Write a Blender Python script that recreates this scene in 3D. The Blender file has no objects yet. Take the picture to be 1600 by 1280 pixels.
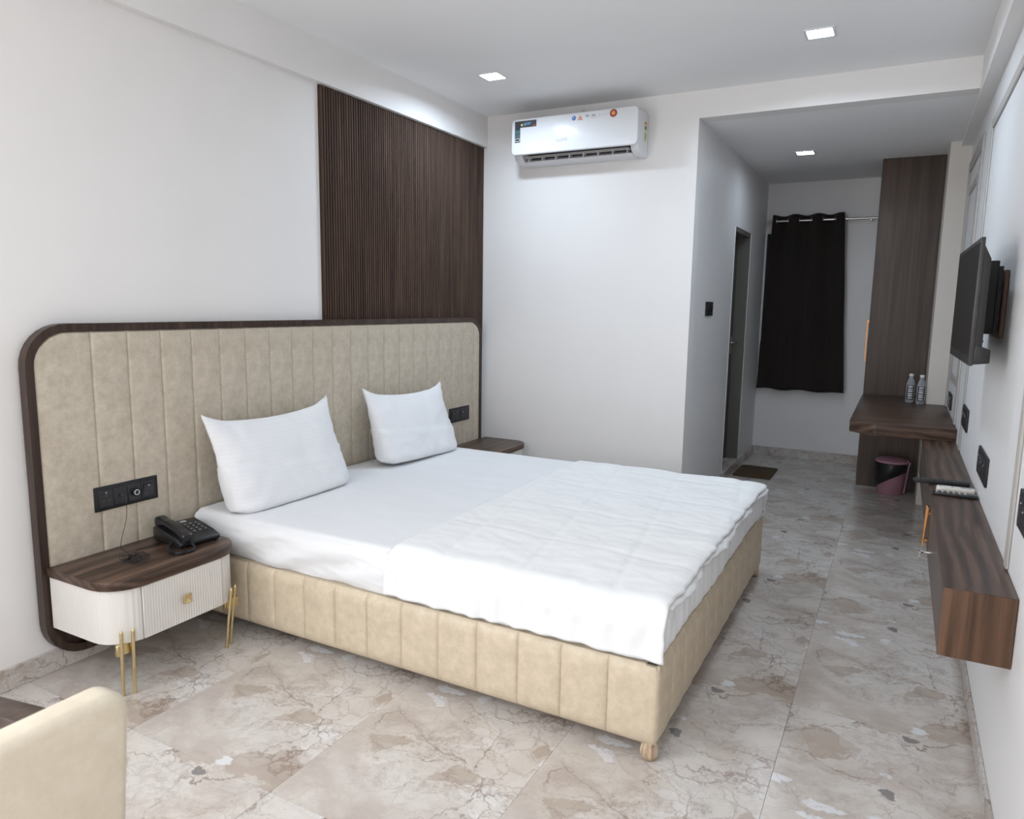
import bpy, bmesh, math, random
from mathutils import Vector, Matrix, noise
random.seed(7)
R = math.radians
sc = bpy.context.scene
col = sc.collection

# ------------------------------------------------------------------ camera, light, exposure
CAM = (2.7854, -4.6872, 1.43); YAW, PITCH, ROLL, FPX = 28.1564, -8.2558, 0.9005, 1125.3
cd = bpy.data.cameras.new('camera'); cam = bpy.data.objects.new('camera', cd); col.objects.link(cam)
cd.sensor_fit = 'HORIZONTAL'; cd.sensor_width = 36.0; cd.lens = FPX / 1600 * 36.0; cd.clip_start = 0.02
y_, p_, r_ = R(YAW), R(PITCH), R(ROLL)
fw = Vector((-math.sin(y_)*math.cos(p_), math.cos(y_)*math.cos(p_), math.sin(p_)))
rt = Vector((math.cos(y_), math.sin(y_), 0)); up = rt.cross(fw)
rt2 = math.cos(r_)*rt + math.sin(r_)*up; up2 = -math.sin(r_)*rt + math.cos(r_)*up
M = Matrix((rt2, up2, -fw)).transposed().to_4x4(); M.translation = CAM
cam.matrix_world = M
cd.dof.use_dof = True; cd.dof.focus_distance = 3.6; cd.dof.aperture_fstop = 5.6
sc.camera = cam
w = bpy.data.worlds.new('world'); sc.world = w; w.use_nodes = True
w.node_tree.nodes['Background'].inputs[0].default_value = (0.62, 0.74, 0.95, 1)
w.node_tree.nodes['Background'].inputs[1].default_value = 1.0
sc.view_settings.view_transform = 'Standard'; sc.view_settings.look = 'None'
sc.view_settings.gamma = 1.0; sc.view_settings.use_curve_mapping = False
sc.view_settings.exposure = 0.21
LED_W = 10.5        # each ceiling panel
DAY_W = 98.0        # daylight through the window in the left wall, behind the camera
def area(name, loc, rot, sx, sy, power, color):
    l = bpy.data.lights.new(name, 'AREA'); l.shape = 'RECTANGLE'; l.size = sx; l.size_y = sy
    l.energy = power; l.color = color
    o = bpy.data.objects.new(name, l); col.objects.link(o); o.location = loc; o.rotation_euler = rot
    return o
YR = -7.0           # rear wall
area('window_daylight', (-0.06, -5.65, 1.55), (0, R(-90), 0), 1.45, 1.95, DAY_W, (0.96, 0.98, 1.0))

# ------------------------------------------------------------------ room dimensions
W = 3.116; H = 2.766; HZ = 2.601; NX = 1.569; D2 = 2.676; BZ = 2.555; BX = 0.042; RBX = 3.05

# ------------------------------------------------------------------ materials
def new_mat(name):
    m = bpy.data.materials.new(name); m.use_nodes = True
    nt = m.node_tree; b = nt.nodes['Principled BSDF']
    return m, nt, b
def N(nt, t, **kw):
    n = nt.nodes.new(t)
    for k, v in kw.items():
        if k.startswith('i_'): n.inputs[k[2:].replace('_', ' ')].default_value = v
        else: setattr(n, k, v)
    return n
def ramp(nt, fac, stops, interp='LINEAR'):
    n = nt.nodes.new('ShaderNodeValToRGB'); cr = n.color_ramp; cr.interpolation = interp
    while len(cr.elements) < len(stops): cr.elements.new(0.5)
    for e, (p, c) in zip(cr.elements, stops):
        e.position = p; e.color = (*c, 1) if len(c) == 3 else c
    nt.links.new(fac, n.inputs[0]); return n.outputs[0]
def mix(nt, fac, a, b, mode='MIX'):
    n = nt.nodes.new('ShaderNodeMix'); n.data_type = 'RGBA'; n.blend_type = mode
    for s, v in ((n.inputs[0], fac), (n.inputs[6], a), (n.inputs[7], b)):
        if hasattr(v, 'links'): nt.links.new(v, s)
        elif isinstance(v, (int, float)): s.default_value = v
        else: s.default_value = (*v, 1)
    return n.outputs[2]
def mth(nt, op, a, b=None):
    n = nt.nodes.new('ShaderNodeMath'); n.operation = op
    for s, v in zip(n.inputs, (a, b)):
        if v is None: continue
        if hasattr(v, 'links'): nt.links.new(v, s)
        else: s.default_value = v
    return n.outputs[0]
def bump(nt, b, h, s=0.2, d=0.01):
    n = nt.nodes.new('ShaderNodeBump'); n.inputs['Strength'].default_value = s; n.inputs['Distance'].default_value = d
    nt.links.new(h, n.inputs['Height']); nt.links.new(n.outputs[0], b.inputs['Normal'])
def coords(nt, scale=(1, 1, 1), rnd=0):
    tc = N(nt, 'ShaderNodeTexCoord'); mp = N(nt, 'ShaderNodeMapping'); mp.inputs['Scale'].default_value = scale
    if rnd:      # every piece of wood gets its own stretch of grain
        oi = N(nt, 'ShaderNodeObjectInfo'); cx = N(nt, 'ShaderNodeCombineXYZ')
        for k in range(3): nt.links.new(mth(nt, 'MULTIPLY', oi.outputs['Random'], rnd*(1+0.7*k)), cx.inputs[k])
        nt.links.new(cx.outputs[0], mp.inputs['Location'])
    nt.links.new(tc.outputs['Object'], mp.inputs[0]); return mp.outputs[0]
def noi(nt, vec, scale, detail=3, rough=0.5, dist=0.0):
    n = N(nt, 'ShaderNodeTexNoise'); n.inputs['Scale'].default_value = scale; n.inputs['Detail'].default_value = detail
    n.inputs['Roughness'].default_value = rough; n.inputs['Distortion'].default_value = dist
    nt.links.new(vec, n.inputs['Vector']); return n
def plain(name, c, rough=0.5, metal=0.0, nz=0.04, scale=30, bmp=0.05, **kw):
    m, nt, b = new_mat(name)
    v = coords(nt); n = noi(nt, v, scale)
    b.inputs['Roughness'].default_value = rough; b.inputs['Metallic'].default_value = metal
    nt.links.new(ramp(nt, n.outputs[0], [(0.3, [x*(1-nz) for x in c]), (0.7, [min(1, x*(1+nz)) for x in c])]), b.inputs['Base Color'])
    if bmp: bump(nt, b, n.outputs[0], bmp, 0.002)
    for k, val in kw.items(): b.inputs[k.replace('_', ' ')].default_value = val
    return m
def wood(name, c1, c2, c3, axis, rough=0.38, s=1.0, figure=0.55):
    m, nt, b = new_mat(name)
    sx = [13*s]*3; sx[axis] = 0.8*s
    n1 = noi(nt, coords(nt, sx, 40), 1.0, 5, 0.6, 0.8)
    sx2 = [75*s]*3; sx2[axis] = 1.7*s
    n2 = noi(nt, coords(nt, sx2, 40), 1.0, 4, 0.65)
    sx3 = [1.0]*3; sx3[axis] = 0.16
    wv = N(nt, 'ShaderNodeTexWave', wave_type='RINGS', rings_direction='XYZ'[axis]); wv.inputs['Scale'].default_value = 9*s; wv.inputs['Distortion'].default_value = 5.0
    wv.inputs['Detail'].default_value = 3.0; wv.inputs['Detail Scale'].default_value = 1.6
    nt.links.new(coords(nt, sx3, 3), wv.inputs[0])
    f = mth(nt, 'ADD', mth(nt, 'MULTIPLY', n1.outputs[0], 1-figure*0.5), mth(nt, 'MULTIPLY', wv.outputs['Fac'], figure*0.5))
    c = ramp(nt, f, [(0.28, c1), (0.5, c2), (0.72, c3)])
    g = ramp(nt, n2.outputs[0], [(0.34, (0.62, 0.58, 0.55)), (0.62, (1, 1, 1))])
    nt.links.new(mix(nt, 1.0, c, g, 'MULTIPLY'), b.inputs['Base Color'])
    b.inputs['Roughness'].default_value = rough; b.inputs['Specular IOR Level'].default_value = 0.35
    bump(nt, b, n2.outputs[0], 0.08, 0.002)
    return m
def leather(name, c1, c2):
    m, nt, b = new_mat(name); v = coords(nt)
    n = noi(nt, v, 24, 7, 0.72); f = noi(nt, v, 260, 2)
    nt.links.new(ramp(nt, n.outputs[0], [(0.36, c1), (0.64, c2)]), b.inputs['Base Color'])
    b.inputs['Roughness'].default_value = 0.5
    bump(nt, b, f.outputs[0], 0.12, 0.002); return m
def marble(name, tint=(1, 1, 1), rough=0.19):
    m, nt, b = new_mat(name); v = coords(nt)
    wn = noi(nt, v, 3.0, 8, 0.62)
    sub = N(nt, 'ShaderNodeVectorMath', operation='SUBTRACT'); nt.links.new(wn.outputs['Color'], sub.inputs[0]); sub.inputs[1].default_value = (0.5, 0.5, 0.5)
    scl = N(nt, 'ShaderNodeVectorMath', operation='SCALE'); nt.links.new(sub.outputs[0], scl.inputs[0]); scl.inputs['Scale'].default_value = 0.34
    add = N(nt, 'ShaderNodeVectorMath', operation='ADD'); nt.links.new(v, add.inputs[0]); nt.links.new(scl.outputs[0], add.inputs[1])
    wv = add.outputs[0]
    # stretched along x, the way the bedding of the stone runs
    mp = N(nt, 'ShaderNodeMapping'); mp.inputs['Scale'].default_value = (0.62, 1.0, 1.0); mp.inputs['Rotation'].default_value = (0, 0, R(20)); nt.links.new(wv, mp.inputs[0])
    sv = mp.outputs[0]
    big = noi(nt, sv, 2.2, 6, 0.6)
    c = ramp(nt, big.outputs[0], [(0.30, (0.40, 0.34, 0.295)), (0.42, (0.52, 0.455, 0.405)), (0.50, (0.62, 0.57, 0.52)), (0.57, (0.65, 0.605, 0.56)), (0.66, (0.50, 0.455, 0.425)), (0.78, (0.58, 0.53, 0.50))])
    fine = noi(nt, v, 34, 8, 0.72)
    fmask = ramp(nt, noi(nt, sv, 3.4, 4).outputs[0], [(0.48, (0, 0, 0)), (0.60, (1, 1, 1))])
    grain = ramp(nt, fine.outputs[0], [(0.36, (0.70, 0.67, 0.66)), (0.58, (1, 1, 1))])
    c = mix(nt, mth(nt, 'MULTIPLY', fmask, 0.8), c, mix(nt, 1.0, c, grain, 'MULTIPLY'))
    # broken fragments
    def cells(scale, seed_off, stops):
        mo = N(nt, 'ShaderNodeVectorMath', operation='ADD'); nt.links.new(sv, mo.inputs[0]); mo.inputs[1].default_value = seed_off
        vo = N(nt, 'ShaderNodeTexVoronoi'); vo.inputs['Scale'].default_value = scale; nt.links.new(mo.outputs[0], vo.inputs['Vector'])
        ve = N(nt, 'ShaderNodeTexVoronoi', feature='DISTANCE_TO_EDGE'); ve.inputs['Scale'].default_value = scale; nt.links.new(mo.outputs[0], ve.inputs['Vector'])
        sp = N(nt, 'ShaderNodeSeparateColor'); nt.links.new(vo.outputs['Color'], sp.inputs[0])
        return sp.outputs[0], sp.outputs[1], ve.outputs['Distance'], vo.outputs['Distance']
    r1, g1, e1, d1 = cells(6.5, (0, 0, 0), None)
    def frag(c, val, lo, colr, dist, rad, strength):
        sel = mth(nt, 'GREATER_THAN', val, lo)
        near = ramp(nt, dist, [(rad-0.05, (1, 1, 1)), (rad, (0, 0, 0))])
        return mix(nt, mth(nt, 'MULTIPLY', mth(nt, 'MULTIPLY', sel, near), strength), c, colr)
    c = frag(c, r1, 0.86, (0.37, 0.285, 0.22), d1, 0.55, 0.55)
    c = frag(c, g1, 0.86, (0.69, 0.68, 0.68), d1, 0.50, 0.50)
    r2, g2, e2, d2_ = cells(11.0, (3.3, 1.7, 0), None)
    c = frag(c, r2, 0.955, (0.17, 0.16, 0.165), d2_, 0.34, 0.80)
    c = frag(c, g2, 0.88, (0.74, 0.74, 0.75), d2_, 0.42, 0.80)
    r4, g4, e4, d4 = cells(19.0, (1.3, 5.7, 0), None)
    cl4 = ramp(nt, noi(nt, sv, 2.6, 3).outputs[0], [(0.50, (0, 0, 0)), (0.60, (1, 1, 1))])
    c = mix(nt, mth(nt, 'MULTIPLY', mth(nt, 'MULTIPLY', mth(nt, 'GREATER_THAN', r4, 0.55), cl4), 0.45), c, (0.71, 0.70, 0.69))
    ln4 = ramp(nt, e4, [(0.0, (1, 1, 1)), (0.05, (0, 0, 0))])
    c = mix(nt, mth(nt, 'MULTIPLY', mth(nt, 'MULTIPLY', ln4, cl4), 0.50), c, (0.27, 0.19, 0.15))
    # veins: borders of a few large fragments plus long drifting cracks
    calm = ramp(nt, noi(nt, sv, 2.0, 3).outputs[0], [(0.40, (0, 0, 0)), (0.56, (1, 1, 1))])
    r3, g3, e3, d3 = cells(4.2, (7.1, 2.9, 0), None)
    vm = ramp(nt, noi(nt, sv, 3.0, 3).outputs[0], [(0.42, (0, 0, 0)), (0.56, (1, 1, 1))])
    ln = ramp(nt, e3, [(0.0, (1, 1, 1)), (0.017, (0, 0, 0))])
    c = mix(nt, mth(nt, 'MULTIPLY', mth(nt, 'MULTIPLY', ln, vm), 0.80), c, (0.20, 0.13, 0.095))
    ln1 = ramp(nt, e1, [(0.0, (1, 1, 1)), (0.028, (0, 0, 0))])
    vm1 = ramp(nt, noi(nt, sv, 4.5, 3).outputs[0], [(0.44, (0, 0, 0)), (0.56, (1, 1, 1))])
    c = mix(nt, mth(nt, 'MULTIPLY', mth(nt, 'MULTIPLY', ln1, calm), 0.50), c, (0.28, 0.20, 0.16))
    mp5 = N(nt, 'ShaderNodeMapping'); mp5.inputs['Scale'].default_value = (0.5, 1.5, 1.0); mp5.inputs['Rotation'].default_value = (0, 0, R(12)); nt.links.new(wv, mp5.inputs[0])
    n5 = noi(nt, mp5.outputs[0], 2.2, 8, 0.66)
    for lev, wdh, st_, cc in ((0.53, 0.006, 0.70, (0.24, 0.17, 0.13)), (0.44, 0.004, 0.55, (0.30, 0.23, 0.19)), (0.60, 0.012, 0.35, (0.36, 0.32, 0.31))):
        cr = ramp(nt, mth(nt, 'ABSOLUTE', mth(nt, 'SUBTRACT', n5.outputs[0], lev)), [(0.0, (1, 1, 1)), (wdh, (0, 0, 0))])
        c = mix(nt, mth(nt, 'MULTIPLY', mth(nt, 'MULTIPLY', cr, mth(nt, 'ADD', mth(nt, 'MULTIPLY', calm, 0.85), 0.15)), st_), c, cc)
    nt.links.new(mix(nt, 1.0, c, tint, 'MULTIPLY'), b.inputs['Base Color'])
    b.inputs['Roughness'].default_value = rough
    b.inputs['IOR'].default_value = 1.5
    return m
def fabric(name, c, rough=0.85, stripes=None, wr=0.25, wscale=(9, 9, 9)):
    m, nt, b = new_mat(name); v = coords(nt)
    n = noi(nt, coords(nt, wscale), 1.0, 5, 0.55, 0.8)
    b.inputs['Roughness'].default_value = rough
    b.inputs['Sheen Weight'].default_value = 0.15
    base = ramp(nt, n.outputs[0], [(0.3, [x*0.97 for x in c]), (0.7, c)])
    h = n.outputs[0]
    if stripes:
        wv = N(nt, 'ShaderNodeTexWave', bands_direction=stripes[0]); wv.inputs['Scale'].default_value = stripes[1]
        nt.links.new(v, wv.inputs[0])
        base = mix(nt, 1.0, base, ramp(nt, wv.outputs['Fac'], [(0.45, (0.985, 0.985, 0.987)), (0.55, (1, 1, 1))]), 'MULTIPLY')
    nt.links.new(base, b.inputs['Base Color'])
    bump(nt, b, h, wr, 0.012); return m
def emit(name, c, s):
    m, nt, b = new_mat(name); b.inputs['Base Color'].default_value = (0.9, 0.9, 0.9, 1)
    b.inputs['Emission Color'].default_value = (*c, 1); b.inputs['Emission Strength'].default_value = s; return m

wallp = plain('wall_paint', (0.82, 0.795, 0.775), 0.6, nz=0.012, scale=3, bmp=0.0)
wallr = plain('wall_paint_cool', (0.80, 0.79, 0.785), 0.45, nz=0.012, scale=3, bmp=0.0)
ceilp = plain('ceiling_paint', (0.90, 0.895, 0.89), 0.7, nz=0.01, scale=3, bmp=0.0)
pillp = plain('cream_paint', (0.70, 0.655, 0.60), 0.6, nz=0.012, scale=3, bmp=0.0)
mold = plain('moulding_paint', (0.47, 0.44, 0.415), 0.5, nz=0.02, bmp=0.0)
marb = marble('breccia_marble'); marb_sk = marble('breccia_marble_skirting', (0.92, 0.92, 0.93), 0.25)
grout = plain('grout', (0.50, 0.45, 0.41), 0.8)
wal_x = wood('walnut_along_x', (0.038, 0.021, 0.014), (0.085, 0.050, 0.035), (0.155, 0.095, 0.066), 0)
wal_y = wood('walnut_along_y', (0.038, 0.021, 0.014), (0.085, 0.050, 0.035), (0.155, 0.095, 0.066), 1)
wal_z = wood('walnut_along_z', (0.050, 0.025, 0.014), (0.125, 0.066, 0.038), (0.195, 0.110, 0.066), 2, 0.4, 0.8, 0.28)
frame_w = wood('dark_frame_veneer', (0.026, 0.015, 0.011), (0.052, 0.031, 0.023), (0.090, 0.055, 0.040), 2, 0.4, 1.0, 0.2)
ward = wood('wardrobe_laminate', (0.055, 0.036, 0.028), (0.080, 0.053, 0.041), (0.108, 0.074, 0.058), 2, 0.3, 0.6, 0.12)
slatm = wood('slat_veneer', (0.036, 0.020, 0.013), (0.075, 0.043, 0.029), (0.125, 0.074, 0.048), 2, 0.7, 1.2, 0.1)
hbl = leather('beige_leatherette', (0.46, 0.395, 0.305), (0.60, 0.525, 0.42))
rail_l = leather('tan_leatherette', (0.54, 0.445, 0.32), (0.65, 0.545, 0.405))
chair_l = leather('cream_leatherette', (0.60, 0.52, 0.40), (0.66, 0.58, 0.46))
sheet_m = fabric('white_sheet', (0.80, 0.80, 0.81), 0.85, ('Y', 14), 0.2, (3, 8, 8))
duvet_m = fabric('white_duvet_cotton', (0.83, 0.825, 0.815), 0.9, None, 0.25, (10, 14, 14))
pill_m = fabric('white_pillowcase', (0.83, 0.83, 0.84), 0.85, ('Z', 17), 0.25, (8, 8, 8))
creamv = plain('cream_lacquer', (0.72, 0.68, 0.635), 0.45, nz=0.01, bmp=0)
def reeded(name, c):
    m, nt, b = new_mat(name); v = coords(nt)
    sp = N(nt, 'ShaderNodeSeparateXYZ'); nt.links.new(v, sp.inputs[0])
    s = mth(nt, 'SINE', mth(nt, 'MULTIPLY', mth(nt, 'SUBTRACT', sp.outputs[1], sp.outputs[0]), 560.0))
    nt.links.new(ramp(nt, noi(nt, v, 12).outputs[0], [(0.3, [x*0.98 for x in c]), (0.7, c)]), b.inputs['Base Color'])
    b.inputs['Roughness'].default_value = 0.5; bump(nt, b, s, 0.35, 0.0015); return m
reed = reeded('reeded_cream_laminate', (0.72, 0.685, 0.64))
gold = plain('polished_brass', (0.66, 0.54, 0.31), 0.25, 1.0, bmp=0)
copper = plain('satin_copper', (0.72, 0.36, 0.14), 0.35, 1.0, bmp=0)
chrome = plain('brushed_steel', (0.62, 0.60, 0.57), 0.25, 1.0, bmp=0)
black = plain('black_plastic', (0.012, 0.012, 0.014), 0.35, bmp=0.0)
blackm = plain('matte_black_plastic', (0.008, 0.008, 0.010), 0.55, bmp=0.0)
blackg = plain('gloss_black_plastic', (0.014, 0.014, 0.017), 0.25, bmp=0.0)
tvscr = plain('tv_screen', (0.016, 0.012, 0.010), 0.35, bmp=0.0, Specular_IOR_Level=0.3)
tvcase = plain('tv_case', (0.014, 0.012, 0.012), 0.4, bmp=0.0)
tvrim = plain('tv_rim', (0.032, 0.029, 0.028), 0.35, bmp=0.0)
whitep = plain('white_plastic', (0.80, 0.81, 0.83), 0.22, bmp=0.0, nz=0.005)
whiteb = plain('white_plastic_body', (0.76, 0.76, 0.78), 0.35, bmp=0.0, nz=0.005)
greyp = plain('grey_plastic', (0.42, 0.40, 0.39), 0.5, bmp=0.0)
dkgrey = plain('dark_cavity_plastic', (0.06, 0.055, 0.055), 0.6, bmp=0.0)
ltgrey = plain('light_grey_print', (0.55, 0.55, 0.57), 0.4, bmp=0.0)
curt = fabric('dark_brown_curtain', (0.016, 0.0105, 0.008), 0.95, None, 0.3, (60, 60, 8))
pinkp = plain('mauve_plastic', (0.45, 0.24, 0.31), 0.4, bmp=0.0)
bagm = plain('black_bin_liner', (0.007, 0.007, 0.008), 0.28, scale=40, bmp=0.8)
matm = plain('brown_mat_pile', (0.085, 0.055, 0.025), 0.95, nz=0.3, scale=200, bmp=0.6)
doorm = plain('door_grey_laminate', (0.085, 0.08, 0.072), 0.45, nz=0.05, scale=8, bmp=0)
doorf = plain('door_frame_grey', (0.14, 0.135, 0.115), 0.45, nz=0.03, bmp=0)
ledm = emit('led_diffuser', (0.86, 0.92, 1.0), 14.0)
glassd = plain('dark_glass', (0.01, 0.012, 0.018), 0.08, bmp=0)
ivory = plain('ivory_plastic', (0.72, 0.69, 0.62), 0.4, bmp=0)
woodfoot = wood('pale_turned_wood', (0.42, 0.28, 0.17), (0.60, 0.46, 0.32), (0.72, 0.60, 0.46), 2, 0.5, 2)
def bottle_mat():
    m, nt, b = new_mat('clear_bottle_plastic'); v = coords(nt)
    b.inputs['Base Color'].default_value = (0.80, 0.85, 0.90, 1); b.inputs['Transmission Weight'].default_value = 0.75
    b.inputs['Roughness'].default_value = 0.22; b.inputs['IOR'].default_value = 1.2
    bump(nt, b, noi(nt, v, 60).outputs[0], 0.1, 0.002); return m
botm = bottle_mat()
capm = plain('white_cap', (0.80, 0.80, 0.80), 0.4, bmp=0)
def c_(name, c, r=0.4): return plain(name, c, r, bmp=0, nz=0.01)

# ------------------------------------------------------------------ mesh helpers
class MB:
    def __init__(s): s.v = []; s.f = []
    def add(s, vs, fs):
        o = len(s.v); s.v += [tuple(x) for x in vs]; s.f += [tuple(i+o for i in f) for f in fs]; return s
    def box(s, x0, x1, y0, y1, z0, z1):
        return s.add([(x0,y0,z0),(x1,y0,z0),(x1,y1,z0),(x0,y1,z0),(x0,y0,z1),(x1,y0,z1),(x1,y1,z1),(x0,y1,z1)],
                     [(0,3,2,1),(4,5,6,7),(0,1,5,4),(1,2,6,5),(2,3,7,6),(3,0,4,7)])
    def prism(s, poly, axis, a0, a1):
        # poly: 2D points in the two other axes (in x,y,z order), extruded along axis
        def p3(p, a):
            return (a, p[0], p[1]) if axis == 0 else ((p[0], a, p[1]) if axis == 1 else (p[0], p[1], a))
        n = len(poly); vs = [p3(p, a0) for p in poly] + [p3(p, a1) for p in poly]
        fs = [tuple(range(n)), tuple(range(2*n-1, n-1, -1))] + [(i, i+n, (i+1) % n+n, (i+1) % n) for i in range(n)]
        return s.add(vs, fs)
    def grid(s, fn, nu, nv, flip=False):
        vs = [fn(i/nu, j/nv) for i in range(nu+1) for j in range(nv+1)]
        fs = []
        for i in range(nu):
            for j in range(nv):
                a = i*(nv+1)+j; q = (a, a+nv+1, a+nv+2, a+1); fs.append(q[::-1] if flip else q)
        return s.add(vs, fs)
    def tube(s, pts, r, n=8, cap=True, closed=False):
        pts = [Vector(p) for p in pts]; m = len(pts); rr = r if isinstance(r, (list, tuple)) else [r]*m
        vs = []; prev = None
        for i, p in enumerate(pts):
            a = pts[(i-1) % m] if (closed or i > 0) else p; b = pts[(i+1) % m] if (closed or i < m-1) else p
            t = (b-a).normalized() if (b-a).length > 1e-9 else Vector((0, 0, 1))
            if prev is None:
                nrm = t.orthogonal().normalized()
            else:
                nrm = prev - t*prev.dot(t); nrm = nrm.normalized() if nrm.length > 1e-6 else t.orthogonal().normalized()
            prev = nrm; bn = t.cross(nrm)
            for k in range(n):
                an = 2*math.pi*k/n; vs.append(p + rr[i]*(math.cos(an)*nrm + math.sin(an)*bn))
        fs = []
        for i in range(m if closed else m-1):
            j = (i+1) % m
            for k in range(n): fs.append((i*n+k, i*n+(k+1) % n, j*n+(k+1) % n, j*n+k))
        if cap and not closed: fs += [tuple(range(n-1, -1, -1)), tuple(range((m-1)*n, m*n))]
        return s.add(vs, fs)
    def lathe(s, prof, c=(0, 0, 0), n=24, axis=2):
        vs = []
        for r, z in prof:
            for k in range(n):
                a = 2*math.pi*k/n; p = (r*math.cos(a), r*math.sin(a), z)
                if axis == 0: p = (p[2], p[0], p[1])
                if axis == 1: p = (p[1], p[2], p[0])
                vs.append((p[0]+c[0], p[1]+c[1], p[2]+c[2]))
        fs = []; m = len(prof)
        for i in range(m-1):
            for k in range(n): fs.append((i*n+k, i*n+(k+1) % n, (i+1)*n+(k+1) % n, (i+1)*n+k))
        fs += [tuple(range(n-1, -1, -1)), tuple(range((m-1)*n, m*n))]
        return s.add(vs, fs)
    def xf(s, fn): s.v = [tuple(fn(Vector(p))) for p in s.v]; return s
    def mesh(s, name, smooth=None, bev=0, seg=2):
        me = bpy.data.meshes.new(name); me.from_pydata(s.v, [], s.f)
        bm = bmesh.new(); bm.from_mesh(me)
        bmesh.ops.recalc_face_normals(bm, faces=bm.faces)
        if bev: bmesh.ops.bevel(bm, geom=[e for e in bm.edges if len(e.link_faces) == 2 and e.calc_face_angle(0) > 0.6], offset=bev, segments=seg, profile=0.5, affect='EDGES', clamp_overlap=True)
        bm.to_mesh(me); bm.free()
        if smooth is None: smooth = bool(bev)
        if smooth:
            me.polygons.foreach_set('use_smooth', [True]*len(me.polygons)); me.set_sharp_from_angle(angle=R(42))
        return me
    def build(s, name, mat, parent=None, smooth=None, bev=0, seg=2):
        return link(name, s.mesh(name, smooth, bev, seg), mat, parent)
def wmat(o):
    return (wmat(o.parent) @ o.matrix_parent_inverse @ o.matrix_basis) if o.parent else o.matrix_basis.copy()
def link(name, me, mat, parent=None):
    if mat and not me.materials: me.materials.append(mat)
    o = bpy.data.objects.new(name, me); col.objects.link(o)
    if parent:
        o.parent = parent
        o.matrix_parent_inverse = wmat(parent).inverted()      # meshes are written in room coordinates
    return o
def tag(o, label, cat, group=None):
    o['label'] = label; o['category'] = cat
    if group: o['group'] = group
    return o
def thing(name, label, cat, loc=(0, 0, 0), group=None):
    o = bpy.data.objects.new(name, None); col.objects.link(o); o.location = loc; o.empty_display_size = 0.1
    return tag(o, label, cat, group)
def struct(o): o['kind'] = 'structure'; return o
def box(name, b, mat, parent=None, bev=0, seg=2): return MB().box(*b).build(name, mat, parent, None, bev, seg)
def txt(name, s, size, mat, parent, Mx):
    cu = bpy.data.curves.new(name, 'FONT'); cu.body = s; cu.size = size; cu.extrude = 0.0003; cu.align_x = 'CENTER'; cu.align_y = 'CENTER'
    o = bpy.data.objects.new(name, cu); me = bpy.data.meshes.new_from_object(o); bpy.data.objects.remove(o); bpy.data.curves.remove(cu)
    me.transform(Mx); me.materials.clear(); return link(name, me, mat, parent)
def rrect(y0, y1, z0, z1, r, n=8):
    pts = []
    for cy, cz, a0 in ((y1-r, z1-r, 0), (y0+r, z1-r, 90), (y0+r, z0+r, 180), (y1-r, z0+r, 270)):
        for k in range(n+1):
            a = R(a0+90*k/n); pts.append((cy+r*math.cos(a), cz+r*math.sin(a)))
    return pts

# ------------------------------------------------------------------ the setting
T = 0.14
fl = struct(box('floor', (-T, W+T, YR-T, D2+T, -0.12, -0.012), grout))
tile_me = {}
def tile(x0, x1, y0, y1):
    k = (round(x1-x0, 3), round(y1-y0, 3)); g = 0.0004
    if k not in tile_me:
        tile_me[k] = MB().box(g, x1-x0-g, g, y1-y0-g, -0.011, 0).mesh('tile', None, 0.0004, 1); tile_me[k].materials.append(marb)
    o = bpy.data.objects.new('tile', tile_me[k]); col.objects.link(o); o.parent = fl; o.location = (x0, y0, 0)
TX, TY = 0.642, 1.278
xs = [0.0] + [1.26 + TX*k for k in (-1, 0, 1, 2)] + [W]
ys = [YR] + [-3.31 + TY*k for k in range(-2, 5)] + [D2]
ys = sorted(y for y in ys if YR <= y <= D2)
for i in range(len(xs)-1):
    for j in range(len(ys)-1):
        if xs[i+1] <= NX+0.05 and ys[j] >= 0: continue
        tile(xs[i], xs[i+1], ys[j], ys[j+1])
struct(box('ceiling', (-T, W+T, YR-T, 0.0, H, H+0.1), ceilp))
struct(box('ceiling_niche', (NX-T, W+T, 0.12, D2+T, HZ, HZ+0.1), ceilp))
LY0, LY1, LZ0, LZ1 = -6.65, -4.65, 0.80, 2.30
struct(MB().box(-T, 0, YR-T, LY0, 0, H).box(-T, 0, LY1, 0, 0, H).box(-T, 0, LY0, LY1, 0, LZ0).box(-T, 0, LY0, LY1, LZ1, H).build('wall_left', wallp))
struct(MB().box(-T, NX, 0, 0.12, 0, H).box(NX, W, 0, 0.12, HZ, H).build('wall_back', wallp))
struct(box('wall_right', (W, W+T, YR-T, D2+T, 0, H+0.1), wallr))
DY0, DY1, DZ1 = 1.275, 1.95, 2.075
struct(MB().box(NX-0.12, NX, 0.12, DY0, 0, HZ).box(NX-0.12, NX, DY1, D2, 0, HZ).box(NX-0.12, NX, DY0, DY1, DZ1, HZ).build('wall_niche', wallr))
WX0, WX1, WZ0, WZ1 = 1.585, 2.20, 0.955, 2.14
struct(MB().box(NX-0.12, WX0, D2, D2+T, 0, HZ).box(WX1, W, D2, D2+T, 0, HZ).box(WX0, WX1, D2, D2+T, 0, WZ0).box(WX0, WX1, D2, D2+T, WZ1, HZ).build('wall_far', wallr))
struct(box('wall_rear', (-T, W+T, YR-T, YR, 0, H), wallp))
wm = MB()
for q in ((LY0, LY0+0.05, LZ0, LZ1), (LY1-0.05, LY1, LZ0, LZ1), (LY0+0.05, LY1-0.05, LZ0, LZ0+0.05), (LY0+0.05, LY1-0.05, LZ1-0.05, LZ1), (-5.675, -5.625, LZ0+0.05, LZ1-0.05)):
    wm.box(-0.12, -0.08, *q)
struct(wm.build('window_2', chrome))
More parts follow.
